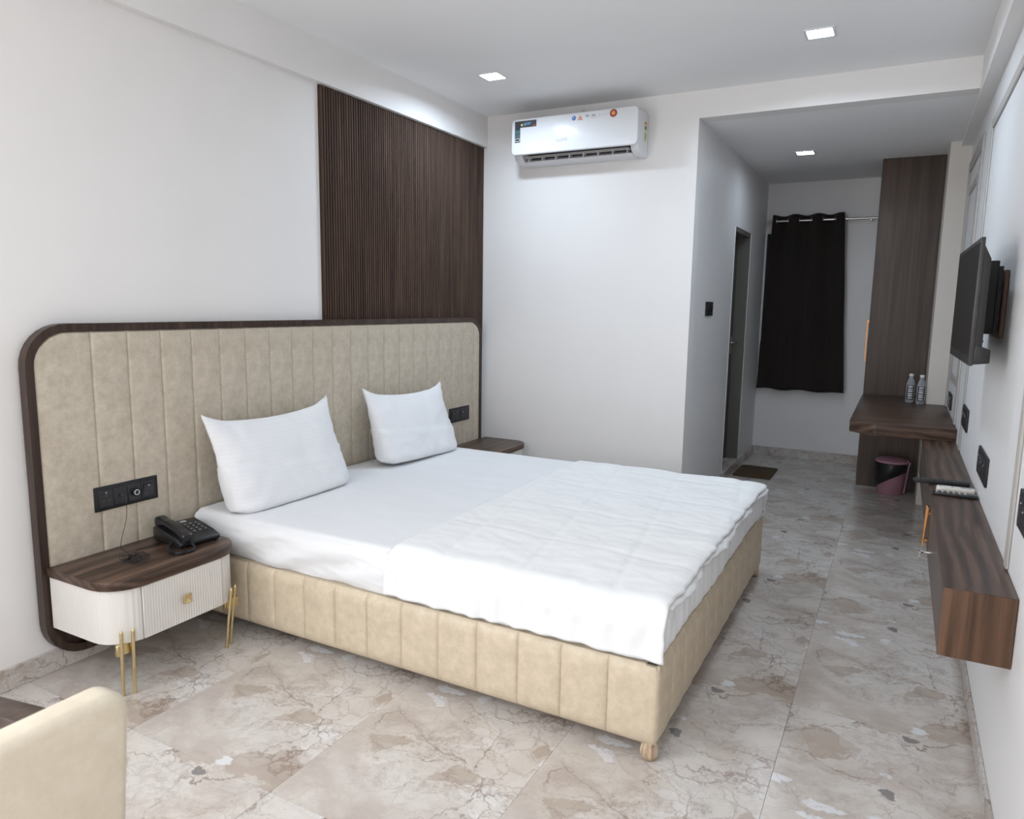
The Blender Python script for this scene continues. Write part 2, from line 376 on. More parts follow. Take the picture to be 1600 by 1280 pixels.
# ceiling beams
struct(box('trim_1', (0, BX, YR, 0, BZ, H), wallp))
struct(box('trim_2', (RBX, W, YR, 1.36, HZ-0.032, H), wallp))
struct(box('wall_pillar', (2.985, W, 1.36, 1.80, 0, HZ), pillp))
# skirting
SK = 0.085
struct(box('baseboard_left', (0, 0.012, YR, 0, 0, SK), marb_sk, None, 0.002, 1))
struct(box('baseboard_back', (0.012, NX+0.01, -0.012, 0, 0, SK), marb_sk, None, 0.002, 1))
struct(MB().box(NX, NX+0.012, 0, DY0-0.005, 0, SK).box(NX, NX+0.012, DY1+0.005, D2, 0, SK).build('baseboard_niche', marb_sk, None, None, 0.002, 1))
struct(box('baseboard_far', (NX+0.012, 2.52, D2-0.012, D2, 0, SK), marb_sk, None, 0.002, 1))
struct(box('baseboard_right', (W-0.010, W, YR, 1.35, 0, 0.065), marb_sk, None, 0.002, 1))
# wall mouldings on the right wall
def frame_ring(y0, y1, z0, z1, wd, dep, x1, bottom=False):
    m = MB()
    m.box(x1-dep, x1, y0, y0+wd, z0, z1); m.box(x1-dep, x1, y1-wd, y1, z0, z1)
    m.box(x1-dep, x1, y0+wd, y1-wd, z1-wd, z1)
    if bottom: m.box(x1-dep, x1, y0+wd, y1-wd, z0, z0+wd)
    return m
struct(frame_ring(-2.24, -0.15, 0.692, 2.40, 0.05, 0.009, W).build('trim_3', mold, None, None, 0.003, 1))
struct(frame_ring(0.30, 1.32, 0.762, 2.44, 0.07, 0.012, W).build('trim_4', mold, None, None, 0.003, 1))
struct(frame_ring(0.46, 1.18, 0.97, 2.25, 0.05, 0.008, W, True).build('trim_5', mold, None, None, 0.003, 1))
# bathroom door in the niche
d = struct(MB().box(NX-0.15, NX-0.004, DY1-0.035, DY1, 0.06, DZ1-0.0).box(NX-0.15, NX-0.004, DY0, DY0+0.03, 0.06, DZ1).box(NX-0.15, NX-0.004, DY0+0.03, DY1-0.035, DZ1-0.035, DZ1).build('door_1', doorf))
slab = box('door_panel', (NX-0.135, NX-0.10, DY0+0.03, DY1-0.035, 0.10, DZ1-0.035), doorm, d, 0.002, 1)
MB().box(NX-0.10, NX-0.096, 1.845, 1.885, 1.03, 1.19).tube([(NX-0.096, 1.865, 1.13), (NX-0.055, 1.865, 1.13), (NX-0.05, 1.85, 1.13), (NX-0.05, 1.75, 1.125)], 0.009).build('door_handle', chrome, slab, True)
box('threshold', (NX-0.16, NX+0.013, DY0, DY1, 0.0, 0.085), marb_sk, d, 0.003, 1)
box('corner_bead', (NX-0.006, NX+0.004, DY0-0.008, DY0+0.003, 0.0, DZ1), whiteb, d, 0.002, 1)
box('door_1_back', (NX-0.2, NX-0.16, DY0-0.1, DY1+0.1, 0, DZ1+0.1), doorm, d)
# window behind the curtain
wf = MB()
for a in ((WX0, WX0+0.035, WZ0, WZ1), (WX1-0.035, WX1, WZ0, WZ1), (WX0+0.035, WX1-0.035, WZ0, WZ0+0.035), (WX0+0.035, WX1-0.035, WZ1-0.035, WZ1)):
    wf.box(a[0], a[1], D2+0.03, D2+0.08, a[2], a[3])
win = struct(wf.build('window_1', blackm, None, None, 0.003, 1))
box('pane', (WX0+0.03, WX1-0.03, D2+0.045, D2+0.055, WZ0+0.03, WZ1-0.03), glassd, win)
box('mullion', (1.885, 1.915, D2+0.03, D2+0.08, WZ0+0.035, WZ1-0.035), doorf, win)

# ------------------------------------------------------------------ ceiling lamps
def led(x, y, z, label, group, power=LED_W):
    t = thing('ceiling_light', label, 'ceiling light', (x, y, z), group)
    h = 0.058; fr = MB()
    for a in ((-h-0.012, h+0.012, -h-0.012, -h), (-h-0.012, h+0.012, h, h+0.012), (-h-0.012, -h, -h, h), (h, h+0.012, -h, h)):
        fr.box(x+a[0], x+a[1], y+a[2], y+a[3], z-0.006, z)
    fr.build('frame', whitep, t, None, 0.001, 1)
    box('diffuser', (x-h, x+h, y-h, y+h, z-0.004, z), ledm, t)
    l = area('lamp_light', (x, y, z-0.012), (0, 0, 0), 0.11, 0.11, power, (0.70, 0.84, 1.0))
    l.data.spread = R(165)
    l.parent = t; l.matrix_parent_inverse = Matrix.Translation((-x, -y, -z))
led(0.54, -0.80, H, 'square recessed ceiling light above the bed near the slatted wall panel', 'recessed lights in the main ceiling')
led(2.32, -0.70, H, 'brightest square ceiling light, right of the air conditioner', 'recessed lights in the main ceiling')
led(2.04, 1.32, HZ, 'small square ceiling light in the niche in front of the curtain', None, 1.8)
led(0.54, -5.5, H, 'added square ceiling light beside the left wall, unseen behind the viewer', 'recessed lights in the main ceiling')  # unseen panel, added to give the room more light
led(2.32, -5.5, H, 'added square ceiling light beside the right wall, unseen behind the viewer', 'recessed lights in the main ceiling')  # likewise added out of view, set back to keep its floor reflection hidden

# ------------------------------------------------------------------ slatted wall panel
t = thing('slat_panel', 'dark brown fluted wooden wall panel above the headboard', 'wall panel', (0, -0.85, 1.15))
box('backing', (0.0005, 0.008, -1.692, -0.004, 1.15, BZ-0.004), slatm, t)
ns = 84; pitch = (1.692-0.006)/ns
sm = MB().prism([(0.007, 0.0016), (0.016, 0.0022), (0.019, 0.0055), (0.019, pitch-0.0075), (0.016, pitch-0.0042), (0.007, pitch-0.0036)], 2, 1.15, BZ-0.004).mesh('slat'); sm.materials.append(slatm)
for i in range(ns):
    o = bpy.data.objects.new('slat', sm); col.objects.link(o); o.parent = t; o.matrix_parent_inverse = Matrix.Translation((0, 0.85, -1.15)); o.location = (0, -1.690+i*pitch, 0)

# ------------------------------------------------------------------ headboard
HY0, HY1, HZ0, HZ1, HR = -3.262, -0.088, 0.062, 1.336, 0.155
hb = thing('headboard', 'wide beige channel-tufted headboard with a rounded dark wood frame', 'headboard', (0.03, -1.67, HZ0))
FW = 0.03
out = rrect(HY0, HY1, HZ0, HZ1, HR); inn = rrect(HY0+FW, HY1-FW, HZ0+FW, HZ1-FW, HR-FW)
n = len(out); fm = MB(); x0, x1 = 0.021, 0.064
vs = [(x0, *p) for p in out]+[(x1, *p) for p in out]+[(x1, *p) for p in inn]+[(x0, *p) for p in inn]
fs = [((i+1) % n+a*n, i+a*n, i+((a+1) % 4)*n, (i+1) % n+((a+1) % 4)*n) for i in range(n) for a in range(4)]
fm.add(vs, fs).build('wooden_frame', frame_w, hb, True)
MB().prism(rrect(HY0+FW-0.003, HY1-FW+0.003, HZ0+FW-0.003, HZ1-FW+0.003, HR-FW), 0, 0.021, 0.034).build('backing_board', frame_w, hb)
iy0, iy1, iz0, iz1, ir = HY0+FW, HY1-FW, HZ0+FW, HZ1-FW, HR-FW
seams = [iy0] + [-3.017+0.1485*k for k in range(20)]; seams = [s for s in seams if s < iy1-0.05] + [iy1]
def ztop(y):
    e = min(y-iy0, iy1-y)
    return ir - math.sqrt(max(0, ir*ir-(ir-e)**2)) if e < ir else 0.0
def channel(a, b, zc=True):
    def fn(u, v):
        uu = [0, 0.015, 0.05, 0.12, 0.3, 0.5, 0.7, 0.88, 0.95, 0.985, 1][round(u*10)]
        vv = [0, 0.006, 0.02, 0.06, 0.3, 0.6, 0.94, 0.98, 0.994, 1][round(v*9)]
        y = a+(b-a)*uu; c = ztop(y) if zc else 0
        z = 0.30 + (iz1-0.30-c)*vv
        eu = min(uu, 1-uu)*(b-a); ev = min(vv, 1-vv)*1.2
        ed = min(eu, ev); o = 0.0235+0.0045*(1-max(0, 1-ed/0.010)**2.0) + 0.003*(1-abs(2*uu-1)**2) if ed > 0 else 0.022
        return (0.033+o, y, z)
    return MB().grid(fn, 10, 9)
midme = None
for i in range(len(seams)-1):
    a, b = seams[i], seams[i+1]
    if i < 2 or i >= len(seams)-3: channel(a, b).build('channel_pad', hbl, hb, True)
    else:
        if midme is None: midme = channel(a, b, False).mesh('channel_pad', True); ma = a
        o = link('channel_pad', midme, hbl, hb); o.location.y = a-ma

# ------------------------------------------------------------------ bed base
BX1, BY0, BY1, RT, RB = 2.216, -2.63, -0.736, 0.325, 0.058
bed = thing('bed_base', 'tan channel-upholstered bed base under the mattress', 'bed', (1.15, -1.68, 0))
MB().box(0.075, BX1-0.02, BY0+0.02, BY1-0.02, RB+0.004, RT-0.02).build('core', rail_l, bed)
def railpad(L):
    def fn(u, v):
        uu = [0, 0.012, 0.04, 0.1, 0.3, 0.5, 0.7, 0.9, 0.96, 0.988, 1][round(u*10)]
        vv = [0, 0.0, 0.03, 0.09, 0.2, 0.5, 0.8, 0.91, 0.97, 1.0, 1.0][round(v*10)]
        k = round(v*10); h = RT-RB
        eu = min(uu, 1-uu)*L; ev = min(vv, 1-vv)*h
        o = 0.010+0.007*(1-max(0, 1-eu/0.010)**2.0) + 0.004*(1-abs(2*uu-1)**2)
        o = o*(1-max(0, 1-ev/0.028)**2.0*0.8) if 0 < k < 10 else -0.03
        return (uu*L, -o, RB+vv*h)
    return MB().grid(fn, 10, 10)
sx = [0.075, 0.245, 0.411, 0.571, 0.735, 0.899, 1.060, 1.224, 1.389, 1.553, 1.718, 1.880, 2.046, BX1-0.004]
side = box('side_rail', (0.075, BX1-0.018, BY0+0.014, BY0+0.06, RB+0.003, RT-0.004), rail_l, bed)
foot = box('foot_rail', (BX1-0.06, BX1-0.014, BY0+0.018, BY1-0.018, RB+0.003, RT-0.004), rail_l, bed)
side2 = box('side_rail', (0.075, BX1-0.018, BY1-0.06, BY1-0.014, RB+0.003, RT-0.004), rail_l, bed)
for i in range(len(sx)-1):
    m = railpad(sx[i+1]-sx[i]); a = sx[i]
    m.xf(lambda p: (p.x+a, p.y+BY0+0.018, p.z)).build('channel_pad', rail_l, side, True)
    m = railpad(sx[i+1]-sx[i]); m.xf(lambda p: (p.x+a, BY1-0.018-p.y, p.z)).build('channel_pad', rail_l, side2, True)
nf = 12; wf_ = (BY1-BY0-0.008)/nf
rme = railpad(wf_).xf(lambda p: (BX1-0.018-p.y, p.x+BY0+0.004, p.z)).mesh('channel_pad', True)
for i in range(nf):
    o = link('channel_pad', rme, rail_l, foot); o.location.y = i*wf_
for (fx_, fy_) in ((2.185, -2.60), (2.185, -0.77), (0.15, -2.30), (0.15, -1.07)):
    MB().lathe([(0.012, RB+0.012), (0.022, RB+0.006), (0.027, RB-0.008), (0.030, 0.030), (0.029, 0.018), (0.022, 0.004), (0.012, 0.0)], (fx_, fy_, 0), 16).build('foot', woodfoot, bed, True)

# ------------------------------------------------------------------ mattress, sheet, duvet, pillows
MT = 0.508
mt = tag(box('mattress', (0.085, 2.185, BY0+0.035, BY1-0.035, RT-0.019, MT-0.014), sheet_m, None, 0.06, 4), 'thick mattress inside the white fitted sheet on the tan bed base', 'mattress')
def nz(x, y, z, s): return noise.noise(Vector((x*s, y*s, z*s)))
def drape(xa, xb, ya, yb, ztp, r, a, b):
    # point of a cloth lying on a box with rounded edges; a, b run past the edges and fold down
    def fold(t, lo, hi):
        if t < lo: return lo, lo-t, -1
        if t > hi: return hi, t-hi, 1
        return t, 0, 0
    cx, da, sa = fold(a, -9, xb-r); cy, db, sb = fold(b, ya+r, yb-r)
    d = math.hypot(da, db)
    if d < 1e-9: return Vector((a, b, ztp)), Vector((0, 0, 1)), 0
    ux, uy = sa*da/d, sb*db/d; q = r*math.pi/2
    m_ = max(da, db)
    if m_ < q:
        an = m_/r; h = r*math.sin(an); dz = r*(1-math.cos(an)); nn = Vector((ux*math.sin(an), uy*math.sin(an), math.cos(an)))
    else: h = r; dz = r+(m_-q); nn = Vector((ux, uy, 0))
    return Vector((cx+ux*h, cy+uy*h, ztp-dz)), nn, dz
def sheet_fn(u, v):
    a = 0.082+u*(2.205-0.082+0.18); b = BY0-0.15+v*(BY1-BY0+0.30)
    p, nn, dz = drape(0, 2.205, BY0+0.006, BY1-0.006, MT, 0.058, a, b)
    side = min(1, dz/0.06)
    k = 0.0025*nz(a*0.7, b*1.6, 0, 5)*(1-side)
    if nn.z < 0.9 and abs(nn.y) > 0.6:    # long slanting tuck folds on the sides
        s = a*1.0+dz*2.2
        k += side*(0.015*math.sin((a+dz*2.4)*15+2.0*nz(a, dz, 0, 3))*max(0.2, 1-a*0.7) + 0.009*nz(a*0.7+dz*1.6, dz*1.2, 3, 8) + 0.003*nz(a, dz*2, 3, 22) - 0.006)
    elif nn.z < 0.9:                       # gathers at the foot
        k += side*(0.009*math.sin(b*78+4*nz(b, dz*0.5, 1, 4)) + 0.005*math.sin(b*141+3*nz(b, dz, 6, 5)) + 0.011*nz(b, dz*0.6, 2, 5) - 0.002)
    p = p+nn*k
    tuck = min(1, max(0, (dz-0.135-0.02*nz(b, a, 4, 5))/0.06)); p = p - Vector((nn.x, nn.y, 0))*0.030*tuck*tuck
    return p
tag(MB().grid(sheet_fn, 120, 330).build('fitted_sheet', sheet_m, None, True), 'white fitted sheet stretched over the mattress', 'bed sheet')
def duvet_fn(u, v, off=0.0, u0=1.150, ue=0.0, thick=0.018):
    b = BY0-0.150+v*(BY1-BY0+0.29)
    end = 2.226+ue+0.018*nz(b, 1+ue*50, 0, 4)+0.008*nz(b, 4, ue*50, 17)
    a = u0+0.006*nz(b, 0, 9, 4)+u*(end-u0)
    p, nn, dz = drape(0, 9, BY0-0.006, BY1+0.006, MT+thick+off, 0.088, a, b)
    side = min(1, dz/0.05); top = 1-side
    k = 0.007*nz(a*1.2, b*1.4, 1, 5)*top + 0.0022*nz(a*1.4+b*0.5, b*1.8, 2, 12)*top
    q = math.sin(a*19+b*6)*math.sin(b*15-a*3); k += -0.003*math.exp(-(math.sin(a*9.5+1.4*b))**2*60)*top - 0.003*math.exp(-(math.sin(b*7.5+0.5*a))**2*60)*top
    k += side*(0.0050*math.sin(a*62+5*nz(a, dz, 0, 3)) + 0.010*nz(a*2, dz*0.6, 7, 7))
    e = max(0, 1-(end-a)/0.05); k -= 0.012*e*e*top
    l = max(0, 1-(a-u0)/0.03); k -= 0.010*l*l*top
    p = p+nn*k
    if dz > 0.12: p.z = max(p.z, RT+0.002+0.006*nz(a, 3, 0, 5))
    return p
dv = MB().grid(duvet_fn, 110, 260).build('duvet', duvet_m, None, True)
tag(dv, 'white quilted duvet folded over the foot half of the bed', 'duvet')
so = dv.modifiers.new('thickness', 'SOLIDIFY'); so.thickness = 0.012; so.offset = -1
ul = MB().grid(lambda u, v: duvet_fn(u, 0.10+v*0.82, -0.020, 2.02, 0.009), 14, 260).build('under_layer', duvet_m, dv, True)
so = ul.modifiers.new('thickness', 'SOLIDIFY'); so.thickness = 0.008; so.offset = -1
def pillow(cx, cy, wd, hh, th, lean, roll, seed, label):
    m = MB(); c = 0.15
    def fn(sgn):
        def f(u, v):
            u = math.sin((u*2-1)*math.pi/2); v = math.sin((v*2-1)*math.pi/2)
            y = wd/2*u*(1-0.035*(1-v*v)); z = hh/2*v*(1-c*(1-u*u)*(1 if v > 0 else 0.0))
            if v > 0: z += 0.030*(max(0, abs(u)-0.7)/0.3)**2*v; y += 0.012*math.copysign(max(0, abs(u)-0.8)/0.2, u)*v*v
            if v < 0: y *= 1-0.04*v*v; z += 0.02*max(0, abs(u)-0.85)/0.15*v*v
            tt = th/2*max(0, (1-abs(u)**5)*(1-abs(v)**(14 if v < 0 else 2.6)))**(0.40 if v < 0 else 0.55)*(1.0-0.25*v)
            k = (0.008*nz(y, z, seed, 6)+0.006*nz(y*0.9+z*0.9, z*1.3-y*0.5, seed+3, 13))*(0.6+0.8*abs(u)) if tt > 0.004 else 0
            if sgn > 0: k += 0.007/(1+math.exp((z+0.03+0.02*u)/0.003))*(1 if tt > 0.02 else 0) + 0.004*nz(y*3, 0, seed, 5)*max(0, v)
            return (sgn*(tt+k), y, z)
        return f
    m.grid(fn(1), 60, 60); m.grid(fn(-1), 60, 60)
    me = m.mesh('pillow', True)
    bm = bmesh.new(); bm.from_mesh(me); bmesh.ops.remove_doubles(bm, verts=bm.verts, dist=0.0006); bmesh.ops.recalc_face_normals(bm, faces=bm.faces); bm.to_mesh(me); bm.free()
    me.transform(Matrix(((1, 0, math.tan(R(lean)), 0), (0, 1, 0, 0), (0, 0, 0.97, 0), (0, 0, 0, 1))) @ Matrix.Rotation(R(roll), 4, 'X'))
    zmin = min(v.co.z for v in me.vertices)
    o = link('pillow', me, pill_m); o.location = (cx, cy, MT-zmin-0.006)
    # folded hem of the pillow case, a strip across the lower front
    return tag(o, label, 'pillow', 'pillows leaning on the headboard')
pillow(0.225, -2.225, 0.755, 0.425, 0.15, -17, 0.3, 2, 'larger white pillow nearest the telephone, leaning on the headboard')
pillow(0.215, -1.165, 0.745, 0.415, 0.15, -16, -2.0, 8, 'white pillow next to the black socket on the far end of the headboard')

# ------------------------------------------------------------------ nightstands
def rbox(x0, x1, y0, y1, r):
    # plan with both front corners (x1) rounded
    pts = [(x0, y0)]
    for k in range(9): a = R(-90+90*k/8); pts.append((x1-r+r*math.cos(a), y0+r+r*math.sin(a)))
    for k in range(9): a = R(90*k/8); pts.append((x1-r+r*math.cos(a), y1-r+r*math.sin(a)))
    return pts + [(x0, y1)]
def nightstand(y0, y1, label, drawer):
    X0, X1 = 0.072, 0.452; Zt, Zb = 0.440, 0.205
    t = thing('nightstand', label, 'nightstand', (X1/2, (y0+y1)/2, 0), 'nightstands beside the bed')
    MB().prism(rbox(X0, X1+0.004, y0-0.004, y1+0.004, 0.13), 2, Zt-0.034, Zt).build('table_top', wal_y, t, True, 0.003, 2)
    bd = MB().prism(rbox(X0+0.002, X1-0.006, y0+0.004, y1-0.004, 0.125), 2, Zb, Zt-0.034).build('body', reed, t, True)
    dy0, dy1 = y0+0.115, y1-0.115
    MB().box(X1-0.008, X1-0.0055, dy0-0.004, dy0, Zb+0.0, Zt-0.035).box(X1-0.008, X1-0.0055, dy1, dy1+0.004, Zb, Zt-0.035).build('shadow_gap', greyp, bd)
    dr = box('drawer', (X1-0.02, X1-0.001, dy0+0.001, dy1-0.001, Zb+0.001, Zt-0.036), reed, t, 0.0015, 1)
    ky, kz = (dy0+dy1)/2, 0.300
    kn = MB()
    kn.box(X1-0.002, X1+0.010, ky-0.007, ky+0.007, kz-0.007, kz+0.007)
    kn.add([(X1+0.010, ky-0.018, kz-0.018), (X1+0.010, ky+0.018, kz-0.018), (X1+0.010, ky+0.018, kz+0.018), (X1+0.010, ky-0.018, kz+0.018),
            (X1+0.018, ky-0.018, kz-0.018), (X1+0.018, ky+0.018, kz-0.018), (X1+0.018, ky+0.018, kz+0.018), (X1+0.018, ky-0.018, kz+0.018), (X1+0.013, ky, kz)],
           [(0, 3, 2, 1), (0, 1, 5, 4), (1, 2, 6, 5), (2, 3, 7, 6), (3, 0, 4, 7), (4, 5, 8), (5, 6, 8), (6, 7, 8), (7, 4, 8)])
    kn.build('knob', gold, dr, False, 0.003, 2)
    for ly, s in ((y0+0.055, 1), (y1-0.055, -1)):
        lg = MB()
        for dd in (-0.017, 0.017):
            ex = -0.018
            lx = X1-0.012 + (0.0 if dd*s > 0 else -0.016)
            lg.lathe([(0.0015, 0.262), (0.0055, 0.256), (0.0065, 0.250), (0.0060, 0.006), (0.0064, 0.006), (0.0064, 0.0)], (0, 0, 0), 12)
            k = len(lg.v)-72
            lg.v[k:] = [(p[0]+lx+0.008-0.028*(1-p[2]/0.26), p[1]+ly+dd+0.012*s*(1-p[2]/0.26), p[2]) for p in lg.v[k:]]
        L = lg.build('leg', gold, t, True)
        box('bracket', (X1-0.040, X1-0.026, ly-0.032, ly+0.036, 0.165, 0.207), gold, L, 0.002, 1)
    return t
nightstand(-3.245, -2.668, 'cream reeded nightstand with dark wooden top carrying the telephone', True)
nightstand(-0.690, -0.045, 'nightstand mostly hidden behind the far side of the bed by the corner', True)

# ------------------------------------------------------------------ sockets and switches
def plate(name, label, cat, face, c, wd, hh, mods, group='black switch and socket plates', pad=True):
    """face: 'x+' plate on a wall facing +x, 'x-' facing -x.  c = centre on the wall surface"""
    s = 1 if face == 'x+' else -1
    t = thing(name, label, cat, c, group)
    x, y, z = c
    xb = lambda a, b: (min(x+s*a, x+s*b), max(x+s*a, x+s*b))
    box('cover_plate', (*xb(0, 0.009), y-wd/2, y+wd/2, z-hh/2, z+hh/2), blackm, t, 0.0025, 2)
    n_ = len(mods); mw = (wd-0.03)/n_
    for i, k in enumerate(mods):
        yc = y-wd/2+0.015+mw*(i+0.5)
        mo = box('module', (*xb(0.007, 0.0115), yc-mw/2+0.0015, yc+mw/2-0.0015, z-hh/2+0.014, z+hh/2-0.014), black, t, 0.001, 1)
        if k == 's':
            MB().prism([(x+s*0.010, z-0.024), (x+s*0.0125, z-0.024), (x+s*0.017, z+0.022), (x+s*0.010, z+0.024)], 1, yc-mw*0.36, yc+mw*0.36).build('rocker', blackg, mo)
            box('indicator', (*xb(0.0155, 0.0175), yc-0.002, yc+0.002, z+0.014, z+0.018), ltgrey, mo)
        elif k == 'p':
            for dy, dz in ((-0.011, -0.008), (0.011, -0.008), (0, 0.012)):
                MB().lathe([(0.0045, 0.0), (0.0045, 0.0125)] if s > 0 else [(0.0045, -0.0125), (0.0045, 0)], (x, yc+dy, z+dz), 10, 0).build('pin_hole', dkgrey, mo, True)
            box('indicator', (*xb(0.0105, 0.013), yc-0.003, yc+0.003, z+0.021, z+0.024), ltgrey, mo)
        elif k == 'k':
            MB().lathe([(0.016, 0.010), (0.0165, 0.022), (0.014, 0.026)], (x, yc, z), 20, 0).build('dimmer_knob', blackg, mo, True)
            MB().tube([(x+0.0262, yc+0.010*math.cos(a), z+0.010*math.sin(a)) for a in [2*math.pi*q/20 for q in range(20)]], 0.0012, 6, closed=True).build('white_ring', whitep, mo, True)
        elif k == 'j':
            MB().box(*xb(0.010, 0.022), yc-0.006, yc+0.006, z-0.006, z+0.006).build('phone_jack', blackg, mo, None, 0.001, 1)
    return t
plate('socket_plate', 'long black socket plate with knob above the telephone nightstand', 'socket', 'x+', (0.060, -2.913, 0.648), 0.272, 0.098, 'pjks')
plate('socket_plate', 'black switch plate on the headboard beside the far pillow', 'socket', 'x+', (0.060, -0.400, 0.656), 0.262, 0.102, 'spsp')
plate('switch_plate', 'small black switch plate on the niche wall left of the door', 'switch', 'x+', (NX, 0.515, 1.425), 0.20, 0.098, 'ss')
plate('socket_plate', 'small black socket plate on the right wall above the desk', 'socket', 'x-', (W, 0.93, 0.84), 0.30, 0.10, 'sp')
plate('socket_plate', 'black socket plate on the right wall just in front of the desk', 'socket', 'x-', (W, -0.36, 0.892), 0.30, 0.112, 'ssp')
plate('socket_plate', 'larger black socket plate on the right wall above the remote controls', 'socket', 'x-', (W, -1.355, 0.832), 0.33, 0.110, 'sspp')
plate('socket_plate', 'black socket plate cut off by the right edge of the photo', 'socket', 'x-', (W, -2.475, 0.905), 0.27, 0.105, 'ssp')

# ------------------------------------------------------------------ telephone and cables
ph = thing('telephone', 'black desk telephone with handset and keypad on the near nightstand', 'telephone', (0.225, -2.775, 0.440))
PM = Matrix.Translation((0.232, -2.772, 0.440)) @ Matrix.Rotation(R(-8), 4, 'Z')
def pm(mb): return mb.xf(lambda p: PM @ p)
base = pm(MB().prism([(-0.105, 0.004), (0.095, 0.004), (0.105, 0.010), (0.105, 0.026), (0.060, 0.040), (-0.085, 0.062), (-0.105, 0.056)], 1, -0.088, 0.088)).build('base', black, ph, True, 0.006, 3)
pm(MB().box(-0.10, 0.10, -0.08, -0.07, 0, 0.006).box(-0.10, 0.10, 0.07, 0.08, 0, 0.006)).build('rubber_strip', blackm, base)
hp = []
for k in range(13):
    s = k/12; x = -0.108+0.216*s; zz = 0.088-0.036*s+0.016*math.sin(math.pi*s); hp.append((x, -0.052, zz))
hs = MB()
def hand(u, v):
    s = u; x = -0.110+0.220*s; zc = 0.076-0.036*s+0.014*math.sin(math.pi*s)
    e = min(s, 1-s); th = 0.013+0.010*max(0, 1-e/0.22); wdt = 0.021+0.005*max(0, 1-e/0.25)
    if e < 0.04: th *= 0.75+6*e; wdt *= 0.85+3.5*e
    a = v*2*math.pi; ca, sa = math.cos(a), math.sin(a)
    q = lambda t: math.copysign(abs(t)**0.55, t)
    return (x, -0.054+wdt*q(ca), zc+th*q(sa)-(0.006 if e < 0.22 and sa < 0 else 0))
hs.grid(hand, 30, 20)
hs.add([hand(0, j/20) for j in range(20)], [tuple(range(20))]); hs.add([hand(1, j/20) for j in range(20)], [tuple(range(20))])
pm(hs).build('handset', blackg, ph, True)
slope = math.atan2(-0.022, 0.145)
for i in range(3):
    for j in range(4):
        kx = -0.028+0.024*j; ky = 0.010+0.024*i; kz = 0.062-0.022*(kx+0.085)/0.145
        pm(MB().box(kx-0.0075, kx+0.0075, ky-0.0075, ky+0.0075, kz-0.004, kz+0.004)).build('key', dkgrey, ph, None, 0.0015, 1)
        pm(MB().box(kx-0.003, kx+0.003, ky-0.0025, ky+0.0025, kz+0.0038, kz+0.0044)).build('key_mark', ltgrey, ph)
pm(MB().box(-0.075, -0.060, 0.010, 0.035, 0.0585, 0.0605)).build('name_card', ltgrey, base)
# coiled cord between base and handset
ctrl = [PM @ Vector(p) for p in ((0.104, -0.050, 0.038), (0.128, -0.048, 0.024), (0.152, -0.056, 0.008), (0.162, -0.090, 0.007), (0.150, -0.122, 0.007), (0.112, -0.132, 0.008), (0.072, -0.118, 0.012), (0.050, -0.090, 0.022))]
def cat_rom(P, n):
    out = []
    for i in range(len(P)-1):
        p0 = P[max(0, i-1)]; p1 = P[i]; p2 = P[i+1]; p3 = P[min(len(P)-1, i+2)]
        for k in range(n):
            t_ = k/n; out.append(0.5*((2*p1)+(p2-p0)*t_+(2*p0-5*p1+4*p2-p3)*t_*t_+(3*p1-p0-3*p2+p3)*t_**3))
    return out+[P[-1]]
path = cat_rom(ctrl, 60); co = []
for i, p in enumerate(path):
    a = i*1.15; tdir = (path[min(i+1, len(path)-1)]-path[max(0, i-1)]).normalized(); s1 = tdir.cross(Vector((0, 0, 1))); s1 = s1.normalized() if s1.length > 1e-4 else Vector((1, 0, 0)); s2 = s1.cross(tdir)
    co.append(p+0.0048*(math.cos(a)*s1+math.sin(a)*s2))
MB().tube(co, 0.0019, 5).build('coiled_cord', blackg, ph, True)
zt = 0.4435
cb = [Vector(p) for p in ((0.082, -2.935, 0.648), (0.095, -2.937, 0.63), (0.115, -2.955, 0.56), (0.125, -2.985, 0.49), (0.14, -3.000, 0.455), (0.19, -3.005, zt), (0.25, -3.035, zt), (0.31, -3.07, zt))]
rng = random.Random(4)
for k in range(20):
    a = k*2.2+rng.random(); rr = 0.018+0.050*rng.random(); cb.append(Vector((0.262+rr*math.cos(a)*1.3+0.01*rng.random(), -3.030+rr*math.sin(a)*1.1, zt+0.010*rng.random())))
cb += [Vector(p) for p in ((0.225, -2.99, zt+0.012), (0.20, -2.93, zt+0.004), (0.19, -2.90, zt), (0.18, -2.865, zt+0.004))]
tag(MB().tube(cat_rom(cb, 8), 0.0013, 5).build('telephone_cable', blackm, None, True), 'thin black cable tangled in loops on the near nightstand', 'cable')

# ------------------------------------------------------------------ air conditioner
ac = thing('air_conditioner', 'white split air conditioner on the back wall with stickers', 'air conditioner', (0.80, 0, 2.385))
AX0, AX1 = 0.362, 1.243
prof_full = [(0, 2.385), (-0.10, 2.385), (-0.165, 2.405), (-0.192, 2.445), (-0.196, 2.60), (-0.190, 2.645), (-0.17, 2.657), (0, 2.657)]
prof_cut = [(0, 2.385), (-0.10, 2.385), (-0.130, 2.392), (-0.130, 2.400), (-0.075, 2.425), (-0.075, 2.470), (-0.192, 2.470), (-0.196, 2.60), (-0.190, 2.645), (-0.17, 2.657), (0, 2.657)]
body = MB().prism(prof_cut, 0, AX0+0.055, AX1-0.055).build('body', whiteb, ac, True)
for a, b in ((AX0, AX0+0.055), (AX1-0.055, AX1)):
    MB().prism(prof_full, 0, a, b).build('end_cap', whiteb, ac, True, 0.008, 3)
fp = rrect(AX0-0.004, AX1+0.004, 2.432, 2.662, 0.03, 6)
MB().prism(fp, 1, -0.222, -0.192).build('front_panel', whitep, ac, True, 0.007, 3)
MB().box(AX0+0.06, AX1-0.06, -0.080, -0.074, 2.424, 2.471).build('outlet_cavity', dkgrey, ac)
